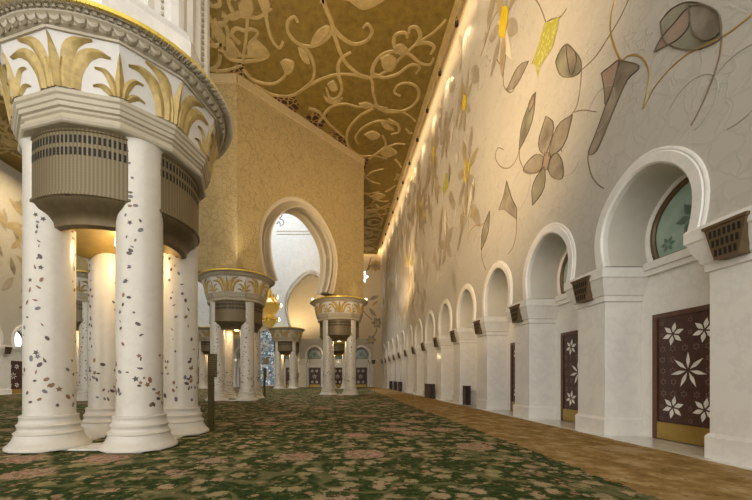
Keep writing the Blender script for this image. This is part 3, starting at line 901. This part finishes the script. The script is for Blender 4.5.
dp = [(-15.2, 25.4), (-7.5, 25.4), (-1.6, 31.3), (-1.6, 46.2), (-15.2, 46.2)]
big = [(-18.8, 21.9), (-6.2, 21.9), (2.3, 30.4), (2.3, 49.8), (-18.8, 49.8)]
for i in range(5):
    p, q = big[i - 1], big[i]
    b.face([(p[0], p[1], CZ + .36), (q[0], q[1], CZ + .36), (q[0], q[1], 29), (p[0], p[1], 29)], 'dome_relief')
b.poly(big, 'dome_relief', lambda p: (p[0], p[1], 29.0))
struct(b.build('ceiling_dome'))

# ------------------------------------------------------------------ column group
DOD = lambda a: math.cos(R(15)) / math.cos(((a + PI / 2) % R(30)) - R(15))
HS = .955
def shaft_mesh(seed):
    b = MB()
    rr = .445
    b.lathe([(.46, .68), (.447, .75), (rr, 1.0), (rr, 6.0), (.455, 6.2), (.49, 6.26)], 'column_marble', 40)
    rn = random.Random(seed)
    def mark(a, z, s_, rot, mat, kind):
        pts = []
        if kind == 0: sp = [(s_ * math.cos(t), .62 * s_ * math.sin(t)) for t in [i * PI / 4 for i in range(8)]]
        elif kind == 1: sp = [((s_ if i % 2 == 0 else .5 * s_) * math.cos(i * PI / 5), (s_ if i % 2 == 0 else .5 * s_) * math.sin(i * PI / 5)) for i in range(10)]
        else: sp = [(-s_, 0), (-.3 * s_, .45 * s_), (.5 * s_, .3 * s_), (s_, 0), (.3 * s_, -.2 * s_), (-.5 * s_, -.35 * s_)]
        for x, y in sp:
            u = x * math.cos(rot) - y * math.sin(rot); v = x * math.sin(rot) + y * math.cos(rot)
            aa = a + u / rr
            pts.append(((rr + .004) * math.cos(aa), (rr + .004) * math.sin(aa), z + v))
        b.face(pts, mat)
    for i in range(72):
        mark(rn.uniform(0, 2 * PI), .90 + 1.1 * rn.random() ** 1.2, rn.uniform(.036, .068), rn.uniform(0, PI), rn.choice(('inlay_dark', 'inlay_dark', 'inlay_rust', 'inlay_grey')), rn.choice((0, 0, 1, 2)))
    for i in range(6):      # climbing tendrils of leaves
        a = i * PI / 3 + rn.uniform(-.2, .2); z = 2.0
        while z < 5.9:
            z += rn.uniform(.13, .34); a += rn.uniform(-.22, .22)
            mark(a, z, rn.uniform(.030, .062), rn.uniform(0, PI), rn.choice(('inlay_dark', 'inlay_dark', 'inlay_rust', 'inlay_grey')), rn.choice((0, 0, 1, 2)))
    return b
def base_mesh():
    b = MB()
    b.lathe([(r_, z * .74 + .008) for r_, z in [(.0, 0.03), (.735, .03), (.74, .07), (.735, .10), (.68, .16), (.625, .26), (.595, .36), (.585, .42), (.60, .44), (.60, .47), (.56, .50), (.535, .56), (.535, .62), (.555, .65), (.555, .69), (.52, .72), (.505, .80), (.50, .86), (.515, .89), (.51, .93), (.46, .95)]], 'column_marble', 40)
    return b
def plate_mesh():
    b = MB()
    for sx in (-1, 1):
        b.box(sx * HS - .34, sx * HS + .34, -HS - .60, HS + .60, .0, .032, 'floor_marble')
        b.box(-HS - .60, HS + .60, sx * HS - .34, sx * HS + .34, .0, .03, 'floor_marble')
    return b
def drum_mesh():
    """one curved grille between two shafts, facing -y"""
    a = MB()
    r0 = 1.70
    a0, a1 = R(-90 - 37), R(-90 + 37)
    a.lathe([(1.3, 6.26), (r0 + .02, 6.26), (r0 + .02, 6.21), (r0, 6.20), (r0, 5.05), (r0 + .025, 5.04), (r0 + .025, 4.99), (r0 - .02, 4.97)], 'drum_mesh', 26, a0=a0, a1=a1)
    a.lathe([(r0 - .02, 4.97), (1.62, 4.86), (1.50, 4.76), (1.42, 4.64), (1.40, 4.54), (1.30, 4.50)], 'bronze', 26, a0=R(-90 - 35), a1=R(-90 + 35))
    m = 26
    rows = []
    for z0, z1 in ((5.98, 6.13), (5.75, 5.90)):
        s_ = MB(); rows.append(s_)
        for i in range(m):
            c_ = a0 + (a1 - a0) * (i + .5) / m; h = (a1 - a0) / m * .27
            s_.face([((r0 + .006) * math.cos(t), (r0 + .006) * math.sin(t), z) for t, z in ((c_ - h, z0), (c_ + h, z0), (c_ + h, z1), (c_ - h, z1))], 'slot_black')
    return a, rows
def soffit_mesh():
    b = MB()
    b.lathe([(.01, 4.78), (.7, 4.74), (1.05, 4.62), (1.28, 4.50), (1.34, 4.52), (1.34, 4.7)], 'brass', 40)
    b.lathe([(.06, 4.72), (.16, 4.62), (.16, 4.78)], 'lamp_glow', 20)
    return b
def capital_mesh():
    b = MB()
    # mouldings that rest on the shafts (twelve sided)
    prof = [(1.2, 6.26), (1.86, 6.26), (1.89, 6.28), (1.91, 6.32), (1.90, 6.36), (1.86, 6.38), (1.855, 6.44), (1.89, 6.47), (1.90, 6.51), (1.94, 6.53), (1.945, 6.60), (1.97, 6.62), (1.98, 6.69), (2.01, 6.72), (2.01, 6.79)]
    b.lathe(prof, 'cream_moulding', 48, rad=DOD)
    b.lathe([(2.01, 6.79), (1.985, 6.81), (2.01, 6.95), (2.07, 7.30), (2.20, 7.66)], 'band_ground', 48, rad=DOD)
    b.lathe([(2.20, 7.66), (2.24, 7.66), (2.25, 7.70), (2.22, 7.71)], 'cream_moulding', 48, rad=DOD)
    b.lathe([(2.16, 7.70), (2.24, 7.74), (2.27, 7.80), (2.34, 7.85), (2.35, 7.87), (2.33, 7.88), (2.345, 7.94), (2.40, 7.945), (2.415, 7.96), (2.415, 7.98), (1.2, 7.98)], 'cream_moulding', 72)
    # scallops and beads below the rim
    for i in range(72):
        a = 2 * PI * i / 72; h = PI / 72 * .82
        rows = []
        for rr, zz in ((2.27, 7.835), (2.325, 7.82), (2.30, 7.775), (2.25, 7.755)):
            rows.append([(rr * math.cos(a + t * h), rr * math.sin(a + t * h), zz - (.045 * (1 - t * t) if zz < 7.825 else 0)) for t in (-1, -.5, 0, .5, 1)])
        b.grid(rows, 'cream_moulding')
    for i in range(120):
        a = 2 * PI * i / 120; h = PI / 120 * .62
        P = lambda rr, t, z: (rr * math.cos(a + t * h), rr * math.sin(a + t * h), z)
        b.face([P(2.375, -1, 7.885), P(2.375, 1, 7.885), P(2.375, 1, 7.935), P(2.375, -1, 7.935)], 'cream_moulding')
        b.face([P(2.375, -1, 7.885), P(2.375, 1, 7.885), P(2.33, 1, 7.885), P(2.33, -1, 7.885)], 'cream_moulding')
        for t in (-1, 1): b.face([P(2.375, t, 7.885), P(2.375, t, 7.935), P(2.54, t, 7.935), P(2.54, t, 7.885)], 'cream_moulding')
    return b
def band_r(z):
    K = [(6.81, 1.985), (6.95, 2.01), (7.30, 2.07), (7.66, 2.20)]
    for (z0, r0), (z1, r1) in zip(K, K[1:]):
        if z <= z1: return r0 + (r1 - r0) * (z - z0) / (z1 - z0)
    return 2.20
def palmette_mesh(big):
    b = MB()
    def T(u, v, h):
        z = 6.81 + v * 1.22; a = -PI / 2 + u * (1.22 if big else 1.1) / 2.2
        r = (band_r(z) + h) * DOD(a) + .004
        return (r * math.cos(a), r * math.sin(a), z)
    def blade(pts, w0, wm, w1):
        q = spline(pts, 5); rows = []; m = len(q)
        for i, p in enumerate(q):
            t = i / (m - 1)
            w_ = w0 + (wm - w0) * t / .45 if t < .45 else wm + (w1 - wm) * (t - .45) / .55
            A, B = q[max(0, i - 1)], q[min(m - 1, i + 1)]
            dx, dy = B[0] - A[0], B[1] - A[1]; L = math.hypot(dx, dy) or 1
            nx, ny_ = -dy / L, dx / L
            rows.append([T(p[0] + nx * w_ * k, min(.68, max(0, p[1] + ny_ * w_ * k)), h) for k, h in ((-1, .0), (-.55, .022), (0, .045), (.55, .022), (1, .0))])
        b.grid(rows, 'gold_leaf')
    if big:
        for s_ in (-1, 1):
            blade([(s_ * .27, 0), (s_ * .31, .24), (s_ * .44, .45), (s_ * .64, .53), (s_ * .82, .50)], .085, .10, .012)
            blade([(s_ * .14, 0), (s_ * .16, .28), (s_ * .26, .54), (s_ * .42, .64), (s_ * .58, .665)], .085, .10, .012)
            blade([(s_ * .07, 0), (s_ * .08, .2), (s_ * .13, .40)], .04, .05, .008)
        blade([(0, 0), (0, .35), (0, .67)], .065, .10, .006)
    else:
        for s_ in (-1, 1):
            blade([(s_ * .07, 0), (s_ * .12, .18), (s_ * .25, .33), (s_ * .40, .34)], .05, .06, .008)
            blade([(s_ * .13, 0), (s_ * .20, .07), (s_ * .32, .12), (s_ * .44, .09)], .04, .05, .008)
        blade([(0, 0), (0, .28), (0, .58)], .045, .075, .005)
    return b
def rim_mesh():
    b = MB()
    b.lathe([(2.405, 7.965), (2.43, 7.958), (2.46, 7.965), (2.47, 8.03), (2.43, 8.06), (2.2, 8.065)], 'gold_rim', 96)
    return b

def group_proto():
    root = empty('column_cluster', (0, 0, 0))
    pl = plate_mesh().build('floor_plate', root)
    sm = [shaft_mesh(s_).build('shaft', smooth=40) for s_ in (1, 5)]
    bs = base_mesh().build('base', smooth=45)
    smd = [o.data for o in sm]; bsd = bs.data
    for o in sm + [bs]: bpy.data.objects.remove(o)
    for i, (sx, sy) in enumerate(((-1, -1), (1, -1), (-1, 1), (1, 1))):
        s_ = link('shaft', smd[i % 2], root, (sx * HS, sy * HS, 0), i * 1.3)
        link('base', bsd, s_)
    a, sl = drum_mesh()
    ao = a.build('grille_drum', root, smooth=30); so = [q.build('slot_row', ao) for q in sl]
    for k in (1, 2, 3):
        c_ = link('grille_drum', ao.data, root, None, k * PI / 2)
        for q in so: link('slot_row', q.data, c_)
    soffit_mesh().build('lamp_bowl', root, smooth=40)
    cp = capital_mesh().build('capital', root, smooth=25)
    pb = palmette_mesh(True).build('palmette', cp, smooth=40); ps = palmette_mesh(False).build('palmette', cp, smooth=40)
    ps.rotation_euler.z = R(30)
    for k in range(1, 6):
        link('palmette', pb.data, cp, None, R(60) * k); link('palmette', ps.data, cp, None, R(60) * k + R(30))
    rm = rim_mesh().build('gold_rim', root, smooth=40)
    return root
CL = [((-5.135, 8.45), 'largest and nearest group of four inlaid white columns under a gold palmette capital'),
      ((-6.72, 23.63), 'four inlaid white columns carrying the near end of the diagonal arched wall'),
      ((.2, 30.7), 'four white columns carrying the far end of the diagonal arched wall, alone on the carpet'),
      ((-6.85, 48.0), 'small distant four column group between the stained glass window and the lone column group'),
      ((.2, 48.0), 'distant column group hidden straight behind the lone four column group'),
      ((-17.0, 48.0), 'distant column group just behind the bronze floor post'),
      ((-17.0, 23.63), 'column group glimpsed in the gap between the two outer shafts of the nearest group')]
proto = group_proto()
roots = []
for i, ((x, y), lab) in enumerate(CL):
    o = proto if i == 0 else copy_tree(proto)
    o.location = (x, y, .018)
    tag(o, lab, 'columns', 'groups of four columns')
    roots.append(o)

def rim_lamp(root, a):
    b = MB(); cx, cy = 2.3 * math.cos(a), 2.3 * math.sin(a)
    b.lathe([(0, 8.035), (.11, 8.035), (.11, 8.07), (.04, 8.10), (.04, 8.14)], 'brass', 14, c=(cx, cy))
    o = b.build('rim_lamp', root, smooth=40)
    b = MB(); b.lathe([(.04, 8.14), (.11, 8.18), (.14, 8.26), (.10, 8.35), (0, 8.38)], 'lamp_glow', 14, c=(cx, cy))
    b.build('bulb', o, smooth=60)
for i, a in ((1, PI), (2, 0), (2, PI)): rim_lamp(roots[i], a)

# white fluted pier rising from the nearest capital
b = MB()
px_, py_ = CL[0][0]
OCT = lambda a: math.cos(R(22.5)) / math.cos(((a + R(22.5)) % R(45)) - R(22.5))
b.lathe([(1.5, 8.05), (2.12, 8.03), (2.14, 8.1), (2.14, 8.75), (2.08, 8.9), (2.04, 8.93), (2.02, 9.0)], 'white_marble', 64, c=(px_, py_), rad=OCT)
rows = []
segs = 8 * 10
for z in (9.0, 15.0, CZ):
    row = []
    for i in range(segs):
        a = 2 * PI * i / segs
        k = i % 10
        d = (0.03, -.05, -.05, 0.03, 0.03, -.05, -.05, .03, .03, -.04)[k]
        r = (1.99 + d) * OCT(a)
        row.append((px_ + r * math.cos(a), py_ + r * math.sin(a), z))
    rows.append(row)
b.grid(rows, 'white_marble', close_u=True)
# bead lines down the flutes
for i in range(segs):
    if i % 10 in (2, 7):
        a = 2 * PI * i / segs; r = 1.97 * OCT(a)
        cx, cy = px_ + r * math.cos(a), py_ + r * math.sin(a)
        z = 9.05
        while z < 14:
            b.box(cx - .022, cx + .022, cy - .022, cy + .022, z, z + .07, 'cream_moulding'); z += .14
struct(b.build('wall_pier'))

# ------------------------------------------------------------------ floor posts
def post(loc, label):
    o = empty('floor_post', loc); tag(o, label, 'post', 'floor posts')
    a = MB(); a.box(-.12, .12, -.12, .12, 0, .03, 'post_bronze'); a.box(-.075, .075, -.06, .06, .03, 2.16, 'post_bronze'); a.build('pole', o)
    h = MB(); h.box(-.06, .15, -.10, -.06, 1.50, 2.15, 'post_bronze'); h.box(-.06, .15, -.06, .07, 1.49, 2.16, 'post_bronze')
    h.build('speaker_head', o)
    g = MB()
    for i in range(9): g.box(-.04, .13, -.104, -.10, 1.55 + i * .062, 1.58 + i * .062, 'bronze')
    g.build('grille', o)
    return o
post((-3.62, 10.15, .016), 'tall bronze floor post with a box head beside the nearest column group')
post((-5.32, 25.9, .016), 'slim dark post on the carpet in front of the stained glass window')
post((-5.6, 50.3, .016), 'thin dark post near the far wall beside the distant column group')

# ------------------------------------------------------------------ low bookcases along the arcade
def bookcase(y, ln, label, x=6.66):
    o = empty('low_bookcase', (x, y, 0)); tag(o, label, 'bookcase', 'low bookcases by the arcade')
    h = ln / 2
    a = MB(); a.box(0, .03, -h, h, 0.02, 1.0, 'dark_shelf')
    a.box(-.0, .26, -h, -h + .04, 0, 1.0, 'dark_shelf'); a.box(0, .26, h - .04, h, 0, 1.0, 'dark_shelf')
    a.box(-.02, .28, -h - .02, h + .02, 1.0, 1.04, 'dark_shelf')
    a.build('carcass', o)
    s_ = MB(); 
    for z in (.06, .38, .70): s_.box(.03, .25, -h + .04, h - .04, z, z + .025, 'dark_shelf')
    s_.build('shelf_boards', o)
    b_ = MB(); b_.box(-.012, 0, -h + .08, h - .08, .12, .92, 'book_cover'); b_.build('panel', o)
bookcase(25.9, 1.9, 'longest low dark bookcase standing against the arcade')
bookcase(19.55, .5, 'short dark stand in an arcade recess, nearest of the low furniture along the arcade', 7.05)
bookcase(38.1, 1.3, 'low dark bookcase by the arcade, first of the three towards the far wall')
bookcase(41.25, 1.0, 'low dark bookcase by the arcade, middle one of the three near the far wall')
bookcase(44.6, 1.0, 'low dark bookcase by the arcade, last before the far wall')

# ------------------------------------------------------------------ spotlights on the ceiling edge
sp_proto = None
for k in range(15):
    y = 18.7 + 3.05 * (k - 3)
    if y > 52: break
    if sp_proto is None:
        o = empty('spotlight', (0, 0, 0))
        a = MB(); a.lathe([(.0, -.16), (.085, -.16), (.10, -.12), (.10, .06), (.06, .10), (0, .10)], 'black_metal', 14); a.build('lamp_head', o, smooth=40)
        a = MB(); a.box(-.02, .02, -.02, .02, .09, .30, 'black_metal'); a.build('bracket', o)
        sp_proto = o
    else: o = copy_tree(sp_proto)
    o.location = (XC + .24, y, CZ - .02)
    if k == 3: t = 'small black spotlight at the ceiling edge, nearest one in view'
    elif k < 3: t = 'small black spotlight at the ceiling edge overhead'
    else: t = 'small black spotlight at the ceiling edge, %s from the near end' % ORD[k - 3]
    tag(o, t, 'spotlight', 'spotlights along the ceiling edge')

# ------------------------------------------------------------------ golden chandelier behind the second column group
ch = empty('gold_chandelier', (-6.35, 33.5, 6.2)); tag(ch, 'gilded chandelier hanging behind the column group at the near end of the diagonal wall', 'chandelier')
a = MB()
a.lathe([(0, 0), (.25, .1), (.45, .4), (.7, .6), (.75, .9), (.4, 1.2), (.62, 1.5), (.9, 1.9), (.95, 2.3), (.5, 2.7), (.3, 3.1), (.12, 3.6), (.05, 4.0)], 'crystal_glow', 24)
a.build('body', ch, smooth=30)
for lv, (rr, z) in enumerate(((.85, .75), (1.05, 2.1), (.7, 2.9))):
    for k in range(14):
        t = 2 * PI * k / 14
        cx, cy = rr * math.cos(t), rr * math.sin(t)
        a = MB(); a.lathe([(0, z - .18), (.09, z - .05), (.10, z + .05), (.03, z + .2), (0, z + .26)], 'gold_rim' if k % 7 else 'lamp_glow', 8, c=(cx, cy)); a.build('drop', ch, smooth=40)
a = MB(); a.lathe([(.03, 4.0), (.03, 22.8)], 'brass', 8); a.build('chain', ch)

# ------------------------------------------------------------------ lights
def light(name, typ, loc, energy, color, rot=(0, 0, 0), **kw):
    l = bpy.data.lights.new(name, typ); l.energy = energy; l.color = color
    for k, v in kw.items(): setattr(l, k, v)
    o = bpy.data.objects.new(name, l); COL.objects.link(o); o.location = loc; o.rotation_euler = rot
    return o
WARM = (1.0, .77, .45); AMBER = (1.0, .69, .36); SOFT = (1.0, .88, .68); DAY = (.90, .95, 1.0)
# cove tube above the ceiling edge, washing down the long wall
light('cove_light', 'AREA', (5.95, 22.5, 20.95), 560, AMBER, (0, R(-35), 0), shape='RECTANGLE', size=.12, size_y=62)
light('cove_light', 'AREA', (4.2, 53.72, 21.2), 140, AMBER, (0, 0, 0), shape='RECTANGLE', size=4.2, size_y=.12)
for k in range(15):
    y = 18.7 + 3.05 * (k - 3)
    if y > 52: break
    light('spot_beam', 'SPOT', (XC + .26, y, CZ - .25), 105, WARM, (0, R(-10), 0), spot_size=R(110), spot_blend=1, shadow_soft_size=.1)
# lamps in the column groups and uplights on top of their capitals
for i, o in enumerate(roots):
    x, y, _ = o.location
    light('bowl_lamp', 'POINT', (x, y, 4.42), 60, WARM, shadow_soft_size=.25)
for i, o in enumerate(roots[1:3]):
    x, y, _ = o.location
    for dx, dy in ((1.6, -1.6), (0.0, -2.28), (-1.6, -1.6)):
        light('rim_uplight', 'SPOT', (x + dx, y + dy, 8.1), 22, WARM, (R(180), 0, 0), spot_size=R(150), spot_blend=1, shadow_soft_size=.15)
x, y, _ = roots[0].location
for a in range(8):
    t = a * PI / 4 + .2
    light('rim_uplight', 'SPOT', (x + 2.3 * math.cos(t), y + 2.3 * math.sin(t), 8.12), 4, SOFT, (R(180), 0, 0), spot_size=R(160), spot_blend=1, shadow_soft_size=.15)
def flood(loc, to, energy, color, ang, soft=.25):  # added spots without fixtures, hidden above the capitals to brighten walls and ceiling
    d = Vector(to) - Vector(loc)
    o = light('added_flood', 'SPOT', loc, energy, color, (0, 0, 0), spot_size=R(ang), spot_blend=1, shadow_soft_size=soft)
    o.rotation_euler = d.to_track_quat('-Z', 'Y').to_euler()
x, y, _ = roots[0].location
flood((x + 2.3, y + .6, 8.35), (UX, 21, 16), 6200, AMBER, 125)
flood((x + 1.9, y + 1.4, 8.35), (UX, 36, 15), 5600, AMBER, 55)
flood((x + 1.0, y + 2.2, 8.35), (-2, 26, 15), 600, WARM, 70)
flood((-6.2, 21.4, 8.3), (0, 16, 20.3), 1300, SOFT, 120)
x, y, _ = roots[2].location
flood((x + 2.4, y, 8.3), (UX, 38, 15), 2600, AMBER, 120)
flood((x + 1.8, y + 1.8, 8.3), (4, FY, 14), 4200, AMBER, 90)
flood((-7.0, 50.7, 8.3), (-4, FY, 13), 900, WARM, 130)
flood((.2, 50.7, 8.3), (-1, FY, 14), 900, WARM, 130)
flood((-17.0, 50.7, 8.3), (-15, FY, 13), 700, WARM, 130)
light('dome_light', 'AREA', (-8, 37, 27.5), 2400, DAY, (0, 0, 0), shape='DISK', size=8)
light('aisle_light', 'AREA', (-24, 30, 19.5), 900, WARM, shape='DISK', size=5)

wd = bpy.data.worlds.new('world'); SC.world = wd; wd.use_nodes = True
bg = wd.node_tree.nodes['Background']; bg.inputs[0].default_value = (1.0, .975, .93, 1); bg.inputs[1].default_value = 2.05
SC.view_settings.view_transform = 'Standard'
SC.view_settings.look = 'None'
SC.view_settings.exposure = 0.25
SC.view_settings.gamma = 1.0
SC.view_settings.use_curve_mapping = False
SC.cycles.use_denoising = True
SC.cycles.max_bounces = 8
SC.cycles.diffuse_bounces = 4
SC.cycles.glossy_bounces = 3
SC.cycles.sample_clamp_indirect = 6.0
